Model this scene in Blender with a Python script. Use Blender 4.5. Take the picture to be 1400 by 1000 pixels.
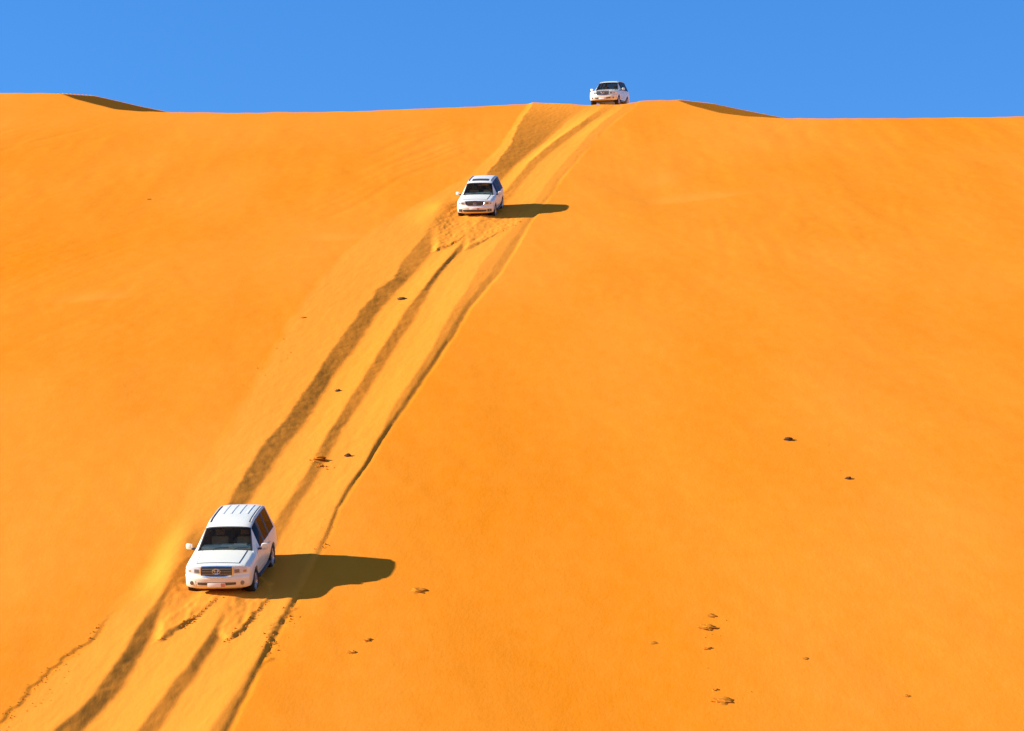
import bpy, bmesh, math, random
import numpy as np
from mathutils import Vector, Matrix
from mathutils.bvhtree import BVHTree

R = math.radians
scene = bpy.context.scene
for o in list(bpy.data.objects):
    bpy.data.objects.remove(o)
COL = scene.collection

# ------------------------------------------------------------------ camera
F = 4100.0                       # focal length in photo pixels (1400 wide)
GX, GY = 0.02, 0.53             # gradient of the dune face
PITCH = math.atan(GY) - math.atan(834.0 / F)
CAMZ = 1.7
KD = F / 3700.0                  # distances along the view scale with the focal length
cam_d = bpy.data.cameras.new('camera')
cam = bpy.data.objects.new('camera', cam_d)
COL.objects.link(cam)
cam.location = (0, 0, CAMZ)
cam.rotation_euler = (math.pi / 2 + PITCH, 0, 0)
cam_d.sensor_width = 36.0
cam_d.lens = F / 1400.0 * 36.0
cam_d.clip_start = 0.5
cam_d.clip_end = 20000
scene.camera = cam

# ------------------------------------------------------------------ sky and sun
SUN_EL, SUN_AZ = R(22.5), R(4.0)          # from the left, a touch towards the camera
to_sun = Vector((-math.cos(SUN_EL) * math.cos(SUN_AZ), -math.cos(SUN_EL) * math.sin(SUN_AZ), math.sin(SUN_EL)))
world = bpy.data.worlds.new('World')
scene.world = world
world.use_nodes = True
wn = world.node_tree
wn.nodes.clear()
sky = wn.nodes.new('ShaderNodeTexSky')
sky.sky_type = 'NISHITA'
sky.sun_disc = False
sky.sun_elevation = SUN_EL
sky.sun_rotation = math.atan2(to_sun.x, to_sun.y)
sky.altitude = 200
sky.air_density = 1.0
sky.dust_density = 0.0
sky.ozone_density = 3.0
hsv = wn.nodes.new('ShaderNodeHueSaturation')
hsv.inputs['Hue'].default_value = 0.509
hsv.inputs['Saturation'].default_value = 1.31
bg = wn.nodes.new('ShaderNodeBackground')
bg.inputs['Strength'].default_value = 0.1
wo = wn.nodes.new('ShaderNodeOutputWorld')
wn.links.new(sky.outputs[0], hsv.inputs['Color'])
wn.links.new(hsv.outputs[0], bg.inputs['Color'])
wn.links.new(bg.outputs[0], wo.inputs['Surface'])

sd = bpy.data.lights.new('sun', 'SUN')
sd.energy = 4.8
sd.angle = R(0.5)
sd.color = (1.0, 0.975, 0.89)
sun = bpy.data.objects.new('sun', sd)
COL.objects.link(sun)
sun.rotation_euler = (-to_sun).to_track_quat('-Z', 'Y').to_euler()
sun.location = (-60, 60, 120)

vs = scene.view_settings
vs.view_transform = 'Standard'
vs.look = 'None'
vs.exposure = 1.35
vs.gamma = 1.0
vs.use_curve_mapping = False
try:
    scene.cycles.max_bounces = 8
    scene.cycles.transparent_max_bounces = 12
except Exception:
    pass

# ------------------------------------------------------------------ helpers
def ray(px, py):
    dx, dz = (px - 700.0) / F, -(py - 500.0) / F
    c, s = math.cos(PITCH), math.sin(PITCH)
    return np.array([dx, c - s * dz, s + c * dz])


def hash2(ix, iy, seed):
    n = (ix.astype(np.int64) * 374761393 + iy.astype(np.int64) * 668265263 + seed * 1442695041) & 0xFFFFFFFF
    n = ((n ^ (n >> 13)) * 1274126177) & 0xFFFFFFFF
    n = n ^ (n >> 16)
    return (n & 0xFFFF) / 32767.5 - 1.0


def noise(x, y, seed=0):
    x = np.asarray(x, float); y = np.asarray(y, float)
    ix = np.floor(x); iy = np.floor(y)
    fx, fy = x - ix, y - iy
    fx = fx * fx * fx * (fx * (6 * fx - 15) + 10)
    fy = fy * fy * fy * (fy * (6 * fy - 15) + 10)
    a = hash2(ix, iy, seed); b = hash2(ix + 1, iy, seed)
    c = hash2(ix, iy + 1, seed); d = hash2(ix + 1, iy + 1, seed)
    return (a * (1 - fx) + b * fx) * (1 - fy) + (c * (1 - fx) + d * fx) * fy


def fbm(x, y, seed=0, octv=4):
    s, a = 0, 1.0
    for i in range(octv):
        s = s + a * noise(x, y, seed + i * 17)
        x = x * 2.03 + 11.3; y = y * 2.01 - 7.7; a *= 0.5
    return s


# plane of the face: z = GX*x + GY*y - C0
rA = ray(300, 800)
YA = 77.5 * KD
C0 = GX * rA[0] / rA[1] * YA + GY * YA - (CAMZ + rA[2] / rA[1] * YA)


def plane(x, y):
    return GX * np.clip(x, -140, 140) + GY * y - C0


def undul(x, y):
    fade = np.clip((176 * KD - y) / 12, 0, 1) * np.clip((y - 40) / 20, 0, 1)
    return fade * (0.09 * noise(x / 13.0 + 0.02 * y, y / 20.0, 3) + 0.04 * noise(x / 4.6 + y / 30, y / 11.0, 5))


def unproject(px, py, h=0.0, und=True):
    r = ray(px, py)
    y = 100.0
    for _ in range(30):
        x = r[0] / r[1] * y
        off = h + (float(undul(x, y)) if und else 0.0)
        # CAMZ + k*y = GX*x + GY*y - C0 + off
        k = r[2] / r[1]
        y = (CAMZ + C0 - off) / (GY + GX * r[0] / r[1] - k)
    x = r[0] / r[1] * y
    return x, y


# ------------------------------------------------------------------ crest
# (photo px, photo py, depth shift from the plane)
LIP = [(-2600, 131), (-1200, 138), (-500, 124), (0, 127), (60, 127), (86, 128), (107, 136), (136, 143.5), (161, 149.5),
       (186, 151.5), (232, 153), (286, 153.5), (357, 154), (500, 152), (600, 148), (690, 143.5),
       (730, 141.5), (780, 142.5), (800, 143), (855, 142), (877, 137.5), (905, 136.5), (929, 137.5), (950, 145), (989, 154),
       (1023, 158), (1066, 160), (1150, 161), (1300, 161), (1400, 160), (1900, 150), (2600, 158), (4000, 140)]
lip_x, lip_y, lip_z = [], [], []
lp = np.array(LIP)
for px in np.concatenate([np.arange(-2600, -20, 60), np.arange(-20, 1420, 4), np.arange(1440, 4001, 80)]):
    py = np.interp(px, lp[:, 0], lp[:, 1])
    py += 0.5 * float(noise(px / 47.0, 3.3, 15)) + 0.35 * float(noise(px / 13.0, 8.3, 16))
    x, y = unproject(px, py, und=False)
    lip_x.append(x); lip_y.append(y); lip_z.append(float(plane(x, y)))
lip_x = np.array(lip_x); lip_y = np.array(lip_y); lip_z = np.array(lip_z)
# two small slip faces behind the lip, turned away from the sun; crest lines seen in the photograph
HORNS = []
for S, gap, (ga, gb) in (([(-60, 129), (40, 128.5), (86, 127.5), (125, 130), (150, 135.5), (186, 144), (215, 150), (240, 155), (300, 172)], 3.0, (-0.47, 0.57)),
                         ([(800, 143), (880, 140), (905, 137.5), (929, 136.5), (971, 141), (1014, 150), (1050, 157), (1075, 162), (1130, 175)], 3.0, (-0.34, 0.54))):
    sp = np.array(S)
    x1, y1 = unproject(sp[2, 0], sp[2, 1], und=False)
    r = ray(sp[2, 0], sp[2, 1])
    y1 += gap
    x1 = r[0] / r[1] * y1; z1 = CAMZ + r[2] / r[1] * y1
    cx, cy, cz = [], [], []
    for px in np.arange(sp[0, 0], sp[-1, 0], 3.0):
        r = ray(px, np.interp(px, sp[:, 0], sp[:, 1]))
        kx, kz = r[0] / r[1], r[2] / r[1]
        y = (z1 - ga * x1 - gb * y1 - CAMZ) / (kz - ga * kx - gb)
        cx.append(kx * y); cy.append(y); cz.append(CAMZ + kz * y)
    o = np.argsort(cx)
    HORNS.append((x1, y1, z1, ga, gb, np.array(cx)[o], np.array(cy)[o], np.array(cz)[o]))


def base_height(x, y):
    yl = np.interp(x, lip_x, lip_y); zl = np.interp(x, lip_x, lip_z)
    face = plane(x, y) + undul(x, y)
    q = y - yl
    back = zl - 0.12 * q - 0.0009 * np.maximum(q, 0) ** 2 * np.clip((600 - q) / 600, 0, 1)
    kk = 0.06
    z = -kk * np.logaddexp(-face / kk, -(back + 0.04) / kk)
    for (x1, y1, z1, ga, gb, cx, cy, cz) in HORNS:
        slip = z1 + ga * (x - x1) + gb * (y - y1)
        rear = np.interp(x, cx, cz) - 0.25 * (y - np.interp(x, cx, cy))
        horn = np.minimum(slip, rear)
        horn = np.where((x > cx[0]) & (x < cx[-1]) & (y > yl + 0.3), horn, -1e3)
        z = np.maximum(z, horn)
    return z


# ------------------------------------------------------------------ wheel tracks (photo pixels -> dune face)
B0 = [(-150, 1110), (-60, 1040), (0, 987), (54, 933), (69, 915), (120, 879), (141, 852), (185, 792), (225, 735), (262, 660), (300, 600), (345, 520), (390, 440),
      (440, 375), (505, 315), (575, 275), (640, 240), (683, 200), (708, 160), (719, 147), (724, 140)]
B1 = [(-20, 1100), (75, 1000), (117, 963), (150, 921), (180, 867), (216, 822), (262, 760), (305, 697), (328, 660), (360, 609), (387, 576), (420, 531), (450, 486),
      (492, 426), (516, 396), (538, 381), (549, 360), (567, 339), (588, 310), (622, 280), (648, 258), (666, 237), (686, 212), (699, 195), (707, 174), (725, 146), (728, 140)]
B2 = [(22, 1100), (117, 1000), (126, 990), (162, 948), (192, 900), (216, 862), (262, 800), (320, 720), (357, 660), (393, 609), (420, 576), (456, 516), (498, 459),
      (516, 429), (549, 393), (570, 371), (593, 341), (625, 305), (660, 272), (692, 240), (711, 221), (739, 199), (771, 169), (799, 147), (806, 140)]
B3 = [(90, 1100), (186, 1000), (222, 954), (258, 909), (295, 855), (340, 780), (385, 698), (411, 660), (435, 615), (456, 582), (483, 537), (522, 477), (549, 432),
      (579, 393), (606, 360), (633, 328), (660, 295), (690, 262), (700, 250), (726, 219), (760, 191), (795, 167), (822, 148), (832, 140)]
B4 = [(128, 1100), (216, 1000), (240, 966), (270, 921), (297, 879), (350, 800), (400, 705), (429, 660), (450, 624), (468, 588), (501, 540), (537, 480), (564, 441),
      (588, 396), (613, 360), (637, 338), (668, 303), (700, 268), (712, 252), (738, 222), (772, 194), (806, 169), (834, 149), (842, 141)]
B5 = [(205, 1120), (289, 996), (327, 942), (357, 891), (385, 840), (420, 770), (448, 720), (472, 670), (504, 624), (522, 588), (537, 555), (564, 516), (588, 480), (620, 420),
      (634, 403), (656, 363), (683, 330), (708, 306), (725, 285), (740, 262), (756, 240), (786, 206), (806, 182), (828, 163), (848, 150), (856, 141)]
B6 = [(235, 1120), (312, 1000), (336, 951), (362, 897), (395, 838), (432, 768), (448, 734), (460, 698), (480, 666), (528, 594), (564, 543), (588, 507), (620, 459),
      (642, 422), (683, 374), (710, 330), (723, 306), (738, 288), (752, 268), (768, 244), (800, 208), (822, 182), (842, 165), (862, 150), (872, 141)]
HK = {  # height of each line above the face, by photo row
    0: ([130, 1000], [0, 0]),
    1: ([140, 200, 240, 300, 345, 500, 660, 760, 830, 1000], [0.20, 0.22, 0.15, 0.05, 0.17, 0.20, 0.18, 0.06, 0.18, 0.20]),
    2: ([140, 146, 165, 200, 240, 300, 345, 500, 660, 760, 830, 1000], [0.05, -0.12, -0.66, -0.60, -0.36, -0.10, -0.28, -0.30, -0.26, -0.10, -0.25, -0.28]),
    3: ([140, 146, 165, 240, 300, 345, 500, 660, 760, 830, 1000], [0.0, -0.02, -0.12, -0.10, 0.0, 0.02, 0.03, 0.03, 0.02, 0.05, 0.05]),
    4: ([140, 146, 165, 240, 300, 345, 500, 660, 760, 830, 1000], [0.0, -0.06, -0.32, -0.28, -0.08, -0.20, -0.24, -0.17, -0.10, -0.22, -0.24]),
    5: ([140, 165, 240, 300, 345, 420, 500, 600, 700, 760, 830, 1000], [0.0, 0.01, 0.025, 0.06, 0.14, 0.20, 0.20, 0.13, 0.08, 0.04, 0.08, 0.18]),
    6: ([130, 1000], [-0.02, -0.02]),
}
track_lines = []
for k, line in enumerate((B0, B1, B2, B3, B4, B5, B6)):
    pts = []
    for px, py in line:
        h = np.interp(py, [150, 250, 700, 850], [0.50, 0.45, 0.45, 0.42]) * np.interp(py, *HK[k])
        x, y = unproject(px, py, h)
        pts.append((y, x, h))
    pts.sort()
    track_lines.append(np.array(pts))
Y_LO = max(l[0, 0] for l in track_lines)
Y_HI = 190.0 * KD


def track_center(y):
    a = np.interp(y, track_lines[2][:, 0], track_lines[2][:, 1])
    b = np.interp(y, track_lines[3][:, 0], track_lines[3][:, 1])
    return 0.5 * (a + b)


def poly_world(pts, h=0.0):
    return np.array([unproject(px, py, h) for px, py in pts])


def poly_sdf(P, x, y):
    """signed distance, positive inside"""
    d = np.full(x.shape, 1e9); inside = np.zeros(x.shape, bool)
    n = len(P)
    for i in range(n):
        ax, ay = P[i]; bx, by = P[(i + 1) % n]
        ex, ey = bx - ax, by - ay
        t = np.clip(((x - ax) * ex + (y - ay) * ey) / (ex * ex + ey * ey + 1e-12), 0, 1)
        d = np.minimum(d, np.hypot(x - ax - t * ex, y - ay - t * ey))
        cond = ((ay > y) != (by > y)) & (x < (bx - ax) * (y - ay) / (by - ay + 1e-12) + ax)
        inside ^= cond
    return np.where(inside, d, -d)


TONGUES = [  # sand pushed ahead of the wheels, covering the fresh ruts
    (poly_world([(222, 800), (217, 826), (215, 850), (213, 874), (222, 872), (236, 862), (256, 850), (276, 838), (300, 819), (310, 800), (318, 778), (240, 778)], 0.0), 0.008),
    (poly_world([(306, 826), (297, 850), (299, 868), (308, 872), (322, 868), (336, 856), (350, 838), (370, 815), (372, 795), (330, 778), (308, 778), (308, 804)], 0.0), 0.008),
    (poly_world([(592, 300), (592, 318), (592, 342), (600, 341), (615, 336), (634, 325), (652, 311), (668, 297), (668, 284), (606, 284)], 0.0), 0.03),
    (poly_world([(636, 318), (633, 330), (634, 341), (645, 338), (665, 328), (690, 314), (715, 303), (715, 286), (652, 284), (652, 300)], 0.0), 0.03),
]
# row coordinates and column offsets of the sheet
ys = list(np.arange(57.0 * KD, 100.0 * KD, 0.09)) + list(np.arange(100.0 * KD, 140.0 * KD, 0.12)) + list(np.arange(140.0 * KD, 186.0 * KD, 0.11)) + list(np.arange(186.0 * KD, 212.0 * KD, 0.16))
lo, st = ys[0], 0.12
pre = []
while lo > -6000:
    st *= 1.22
    lo -= st
    pre.append(lo)
hi, st = ys[-1], 0.12
post = []
while hi < 9000:
    st *= 1.2
    hi += st
    post.append(hi)
ys = np.array(pre[::-1] + ys + post)
vs_ = list(np.arange(0, 4.6, 0.05))
st = 0.05
while vs_[-1] < 46:
    st = min(st * 1.06, 0.22)
    vs_.append(vs_[-1] + st)
while vs_[-1] < 7000:
    st *= 1.25
    vs_.append(vs_[-1] + st)
vs_ = np.array(vs_)
cols = np.concatenate([-vs_[:0:-1], vs_])
NY, NX = len(ys), len(cols)
yc = np.clip(ys, Y_LO, 182 * KD)
# narrow the fine band with distance: the columns follow the track
X = track_center(yc)[:, None] + cols[None, :]
Y = np.repeat(ys[:, None], NX, 1)
Z = base_height(X, Y)

# tracks, row by row
WALL = np.zeros((NY, NX))
for i in range(NY):
    y = ys[i]
    if y < Y_LO - 8 or y > Y_HI:
        continue
    yy = max(y, Y_LO)
    xs_k, hs_k = [], []
    for k, l in enumerate(track_lines):
        xs_k.append(np.interp(yy, l[:, 0], l[:, 1])); hs_k.append(np.interp(yy, l[:, 0], l[:, 2]))
    wig = [0.06, 0.07, 0.06, 0.05, 0.05, 0.05, 0.04]
    for k in range(7):
        xs_k[k] += wig[k] * (0.7 * float(noise(y / 2.6, k * 9.1, 40 + k)) + 0.5 * float(noise(y / 0.7, k * 9.1, 60 + k)) + 0.35 * float(noise(y / 0.25, k * 9.1, 80 + k)))
    xs_k = list(np.maximum.accumulate(np.array(xs_k) + np.arange(7) * 1e-3))
    fade = float(np.clip((y - (Y_LO - 8)) / 8, 0, 1))
    # past the lip the cut runs on over the crest and fades out
    yl_here = float(np.interp(xs_k[3], lip_x, lip_y))
    fade *= float(np.clip(1 - (y - yl_here - 2) / 8, 0, 1))
    X0, X1, X2, X3, X4, X5, X6 = xs_k
    H0, H1, H2, H3, H4, H5, H6 = hs_k
    mid = lambda a, b, t: a + (b - a) * t
    # walls drop steeply from a crisp crest and ease out at the foot; the outer right flank steepens towards its foot
    xk = [X0 - 3.0, X0, mid(X0, X1, .8), X1, mid(X1, X2, .92), X2 + .06, mid(X2, X3, .45), X3, mid(X3, X4, .92), X4 + .05, mid(X4, X5, .4), X5, mid(X5, X6, .6), X6, X6 + 0.12]
    hk = [0.0, H0, mid(H0, H1, .72), H1, mid(H1, H2, .95), H2, mid(H2, H3, .30), H3, mid(H3, H4, .95), H4, mid(H4, H5, .28), H5, mid(H5, H6, .42), H6 - 0.02 * min(1.0, max(0.0, H5) / 0.05), 0.0]
    h = np.zeros(NX)
    for o, w in ((-0.05, 1), (-0.025, 2), (0.0, 3), (0.025, 2), (0.05, 1)):
        h += w * np.interp(X[i] + o, xk, hk)
    h /= 9.0
    Z[i] += fade * h
    WALL[i] = fade * np.interp(X[i], [X1 - .06, X1 + .04, mid(X1, X2, .7), X2 + .1, X3 - .05, X3 + .04, mid(X3, X4, .7), X4 + .1, mid(X5, X6, .3), X6 - .05, X6 + .05], [0, 1, 1, 0, 0, 1, 1, 0, 0, .6, 0])

# ragged little break along the left edge of the disturbed sand, lower part
i0 = np.searchsorted(ys, 55 * KD); i1 = np.searchsorted(ys, 184 * KD)
Xs, Ys = X[i0:i1], Y[i0:i1]
b0 = np.interp(Ys, track_lines[0][:, 0], track_lines[0][:, 1])
b6 = np.interp(Ys, track_lines[6][:, 0], track_lines[6][:, 1])
jag = 0.09 * noise(Ys / 0.8, Ys * 0, 91) + 0.07 * noise(Ys / 0.27, Ys * 0, 92)
dist0 = Xs - b0 - jag
amt = np.clip((76.0 * KD - Ys) / 3.0, 0, 1)
Zs = Z[i0:i1]
Zs -= amt * 0.035 * np.clip(dist0 / 0.07 + 0.5, 0, 1) * np.clip(1 - dist0 / 1.6, 0, 1)
# right edge crumbles in front of the near car
d6 = Xs - b6 - 0.25 * noise(Ys / 0.7, Ys * 0, 93) - 0.12 * noise(Ys / 0.22, Ys * 0, 94)
amt6 = np.clip((78 * KD - Ys) / 1.5, 0, 1) * np.clip((Ys - 70 * KD) / 1.5, 0, 1)
Zs -= amt6 * 0.03 * np.clip(d6 / 0.08 + 0.5, 0, 1) * np.clip(1 - d6 / 0.9, 0, 1)
# tongues
for P, hh in TONGUES:
    x0, y0 = P.min(0) - 0.6; x1, y1 = P.max(0) + 0.6
    m = (Xs > x0) & (Xs < x1) & (Ys > y0) & (Ys < y1)
    xx, yy_ = Xs[m], Ys[m]
    s = poly_sdf(P, xx + 0.05 * noise(xx / 0.2, yy_ / 0.25, 21), yy_ + 0.14 * noise(xx / 0.22, yy_ / 0.3, 22))
    cx_ = P[:, 0].mean()
    w = np.clip(s / (0.12 + 0.30 * np.clip((cx_ - xx) / 0.5, 0, 1)) + 0.25, 0, 1)
    w = w * w * (3 - 2 * w)
    goal = base_height(xx, yy_) + hh * (0.85 + 0.3 * noise(xx / 0.3, yy_ / 1.2, 23)) + 0.014 * noise(xx / 0.13, yy_ / 0.4, 24) - 0.05 * np.clip(s, 0, 1)
    cur = Zs[m]
    Zs[m] = cur + w * (np.maximum(goal, cur - 0.02) - cur)
# bow waves of sand on the sunny side of the two cars on the face
for px, py, amp, sx, sy in ((236, 792, 0.22, 0.55, 1.6), (248, 752, 0.16, 0.5, 2.2), (606, 288, 0.22, 0.7, 2.4), (590, 300, 0.12, 0.9, 3.0), (300, 812, 0.08, 0.9, 1.6), (655, 297, 0.12, 0.9, 1.0)):
    bx, by = unproject(px, py)
    Zs += amp * np.exp(-((Xs - bx) / sx) ** 2 - ((Ys - by) / sy) ** 2)
# lumps and slide marks inside the disturbed band
inside = np.clip((Xs - b0) / 0.5, 0, 1) * np.clip((b6 + 0.15 - Xs) / 0.2, 0, 1) * np.clip((180 * KD - Ys) / 6, 0, 1)
vloc = Xs - track_center(Ys)
Zs += inside * (0.004 * fbm(vloc / 0.3, Ys / 1.2, 31, 3) + 0.002 * noise(vloc / 0.11, Ys / 0.5, 35))
Zs += WALL[i0:i1] * (0.0045 * noise(vloc / 0.17, Ys / 0.45, 37) + 0.0025 * noise(vloc / 0.10, Ys / 0.22, 38))
# faint wind streaks and old drift lines on the clean face
clean = (1 - inside) * np.clip((172 * KD - Ys) / 12, 0, 1)
Zs += clean * (0.011 * fbm(Xs / 1.9 + Ys / 8.0, Ys / 7.0, 51, 3) + 0.004 * noise(Xs / 0.5 + Ys / 5, Ys / 2.2, 57))
# slides below the crest on the right and left: shallow vertical flutes
flute = np.clip((Ys - 120 * KD) / 30, 0, 1) * np.clip((174 * KD - Ys) / 14, 0, 1) * (1 - inside)
Zs += flute * 0.014 * fbm(Xs / 1.3, Ys / 16.0, 71, 3)
# thin slide marks: left of the track they lean with the wind, right of it they run straight down
leftside = np.clip((b0 - 1.0 - Xs) / 3.0, 0, 1)
rightside = np.clip((Xs - b6 - 2.0) / 3.0, 0, 1)
for side, lean, sd in ((leftside, 0.33, 201), (rightside, 0.05, 211)):
    u = Xs - lean * Ys + 0.5 * noise(Xs / 3.0, Ys / 9.0, sd + 4)
    n_ = noise(u / 0.75, Ys / 17.0, sd)
    line = np.exp(-(n_ * 4.5) ** 2)
    patch = np.clip(noise(Xs / 6.0, Ys / 14.0, sd + 2) * 1.6 + 0.25, 0, 1)
    Zs -= side * patch * np.clip((Ys - 95 * KD) / 35, 0, 1) * np.clip((173 * KD - Ys) / 10, 0, 1) * 0.020 * line
# a few sun-caught drift lips, their brightness drawn only as paler colour
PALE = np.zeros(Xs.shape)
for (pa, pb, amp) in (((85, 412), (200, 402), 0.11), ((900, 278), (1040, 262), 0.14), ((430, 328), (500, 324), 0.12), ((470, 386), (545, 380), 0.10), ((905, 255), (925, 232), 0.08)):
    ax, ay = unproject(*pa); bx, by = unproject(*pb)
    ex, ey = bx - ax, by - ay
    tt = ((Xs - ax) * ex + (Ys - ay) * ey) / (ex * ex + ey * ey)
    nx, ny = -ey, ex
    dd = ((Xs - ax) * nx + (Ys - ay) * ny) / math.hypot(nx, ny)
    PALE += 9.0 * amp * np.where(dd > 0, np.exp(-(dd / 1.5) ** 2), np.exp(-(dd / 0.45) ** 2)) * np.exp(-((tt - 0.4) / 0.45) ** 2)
Z[i0:i1] = Zs
SUN_PALE = np.zeros((NY, NX))
SUN_PALE[i0:i1] = np.clip((Xs - b0 - 0.12 * fbm(Xs / 0.9, Ys / 2.5, 131, 3)) / 0.35, 0, 1) * np.clip((b6 + 0.05 - Xs) / 0.12, 0, 1) * np.clip((182 * KD - Ys) / 6, 0, 1)  # sunlit look of the track strip painted into the sand colour
# finer, paler grains collect high on the face; the lips' painted sunlight is added too
SUN_PALE[i0:i1] = np.clip(SUN_PALE[i0:i1] + np.clip(PALE, 0, 1) + 0.45 * np.clip((Ys - 110 * KD) / (65 * KD), 0, 1) * (0.8 + 0.4 * noise(Xs / 9.0, Ys / 25.0, 141)), 0, 1)
SUN_PALE[i1:] = 0.45
# foot of the dune and the plain around it
k = 1.8
Z = k * np.logaddexp(Z / k, 0.0 / k)
# gentle far desert
farw = np.clip((np.hypot(X, Y - 100) - 260) / 500, 0, 1)
Z += farw * 5.0 * (noise(X / 300.0, Y / 240.0, 81) + 0.4 * noise(X / 120.0, Y / 90.0, 82))

verts = np.stack([X, Y, Z], -1).reshape(-1, 3).astype(np.float32)
idx = np.arange(NY * NX).reshape(NY, NX)
quads = np.stack([idx[:-1, :-1], idx[:-1, 1:], idx[1:, 1:], idx[1:, :-1]], -1).reshape(-1, 4)


def fast_mesh(name, verts, quads):
    me = bpy.data.meshes.new(name)
    me.vertices.add(len(verts)); me.vertices.foreach_set('co', verts.ravel())
    me.loops.add(quads.size); me.loops.foreach_set('vertex_index', quads.ravel().astype(np.int32))
    me.polygons.add(len(quads))
    me.polygons.foreach_set('loop_start', np.arange(0, quads.size, 4, dtype=np.int32))
    me.polygons.foreach_set('use_smooth', np.ones(len(quads), bool))
    me.update(calc_edges=True)
    return me


def ground_z(x, y):
    """height of the finished sheet (nearest vertices, bilinear)"""
    j = int(np.clip(np.searchsorted(ys, y) - 1, 0, NY - 2))
    out = []
    for jj in (j, j + 1):
        out.append(np.interp(x, X[jj], Z[jj]))
    t = (y - ys[j]) / (ys[j + 1] - ys[j])
    return float(out[0] * (1 - t) + out[1] * t)


# ------------------------------------------------------------------ materials
def new_mat(name):
    m = bpy.data.materials.new(name)
    m.use_nodes = True
    nt = m.node_tree
    b = nt.nodes['Principled BSDF']
    return m, nt, b


def sand_material(name, c1, c2, bump=1.0):
    m, nt, b = new_mat(name)
    L = nt.links
    tc = nt.nodes.new('ShaderNodeTexCoord')
    mp = nt.nodes.new('ShaderNodeMapping'); mp.inputs['Scale'].default_value = (1, 0.3, 0.3)
    L.new(tc.outputs['Object'], mp.inputs['Vector'])
    n1 = nt.nodes.new('ShaderNodeTexNoise'); n1.inputs['Scale'].default_value = 0.09; n1.inputs['Detail'].default_value = 3; n1.inputs['Roughness'].default_value = 0.55
    n2 = nt.nodes.new('ShaderNodeTexNoise'); n2.inputs['Scale'].default_value = 2.6; n2.inputs['Detail'].default_value = 5; n2.inputs['Roughness'].default_value = 0.65
    n3 = nt.nodes.new('ShaderNodeTexNoise'); n3.inputs['Scale'].default_value = 26; n3.inputs['Detail'].default_value = 3
    for n in (n1, n2, n3):
        L.new(mp.outputs[0], n.inputs['Vector'])
    a1 = nt.nodes.new('ShaderNodeMath'); a1.operation = 'MULTIPLY_ADD'
    L.new(n2.outputs['Fac'], a1.inputs[0]); a1.inputs[1].default_value = 0.40; L.new(n1.outputs['Fac'], a1.inputs[2])
    a2 = nt.nodes.new('ShaderNodeMath'); a2.operation = 'MULTIPLY_ADD'
    L.new(n3.outputs['Fac'], a2.inputs[0]); a2.inputs[1].default_value = 0.30; L.new(a1.outputs[0], a2.inputs[2])
    mr = nt.nodes.new('ShaderNodeMapRange'); mr.inputs['From Min'].default_value = 0.58; mr.inputs['From Max'].default_value = 1.07
    L.new(a2.outputs[0], mr.inputs['Value'])
    cr = nt.nodes.new('ShaderNodeMix'); cr.data_type = 'RGBA'
    cr.inputs['A'].default_value = (*c1, 1); cr.inputs['B'].default_value = (*c2, 1)
    L.new(mr.outputs[0], cr.inputs['Factor'])
    at = nt.nodes.new('ShaderNodeAttribute'); at.attribute_name = 'sun_pale'  # paler mix: painted sunlight on tracks and lips, plus pale upper grains
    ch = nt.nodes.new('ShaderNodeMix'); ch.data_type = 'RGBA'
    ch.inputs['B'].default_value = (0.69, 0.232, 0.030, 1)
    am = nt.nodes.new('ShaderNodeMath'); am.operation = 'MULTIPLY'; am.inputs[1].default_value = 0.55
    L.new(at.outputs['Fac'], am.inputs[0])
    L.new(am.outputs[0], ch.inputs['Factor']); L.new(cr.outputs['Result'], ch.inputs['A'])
    L.new(ch.outputs['Result'], b.inputs['Base Color'])
    b.inputs['Roughness'].default_value = 0.95
    b.inputs['Specular IOR Level'].default_value = 0.0
    # grain relief
    bn = nt.nodes.new('ShaderNodeTexNoise'); bn.inputs['Scale'].default_value = 9; bn.inputs['Detail'].default_value = 6; bn.inputs['Roughness'].default_value = 0.7
    L.new(mp.outputs[0], bn.inputs['Vector'])
    bp = nt.nodes.new('ShaderNodeBump'); bp.inputs['Strength'].default_value = 0.28 * bump; bp.inputs['Distance'].default_value = 0.03
    L.new(bn.outputs['Fac'], bp.inputs['Height'])
    L.new(bp.outputs[0], b.inputs['Normal'])
    return m


SAND = sand_material('orange_sand', (0.595, 0.161, 0.005), (0.68, 0.214, 0.022))
CRUMB = sand_material('crumbled_sand', (0.55, 0.165, 0.010), (0.64, 0.20, 0.012), 0.6)
CLOD = sand_material('dark_crust', (0.36, 0.115, 0.012), (0.54, 0.165, 0.014), 1.0)
STONE = sand_material('dark_stone', (0.07, 0.035, 0.018), (0.12, 0.06, 0.025), 1.0)


def simple(name, col, rough=0.5, metal=0.0, coat=0.0, spec=0.5):
    m, nt, b = new_mat(name)
    b.inputs['Base Color'].default_value = (*col, 1)
    b.inputs['Roughness'].default_value = rough
    b.inputs['Metallic'].default_value = metal
    b.inputs['Coat Weight'].default_value = coat
    b.inputs['Coat Roughness'].default_value = 0.06
    b.inputs['Specular IOR Level'].default_value = spec
    nz = nt.nodes.new('ShaderNodeTexNoise'); nz.inputs['Scale'].default_value = 7; nz.inputs['Detail'].default_value = 4
    tc = nt.nodes.new('ShaderNodeTexCoord')
    nt.links.new(tc.outputs['Object'], nz.inputs['Vector'])
    mr = nt.nodes.new('ShaderNodeMapRange'); mr.inputs['To Min'].default_value = max(0.0, rough - 0.06); mr.inputs['To Max'].default_value = min(1, rough + 0.1)
    nt.links.new(nz.outputs['Fac'], mr.inputs['Value'])
    nt.links.new(mr.outputs[0], b.inputs['Roughness'])
    return m


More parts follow.
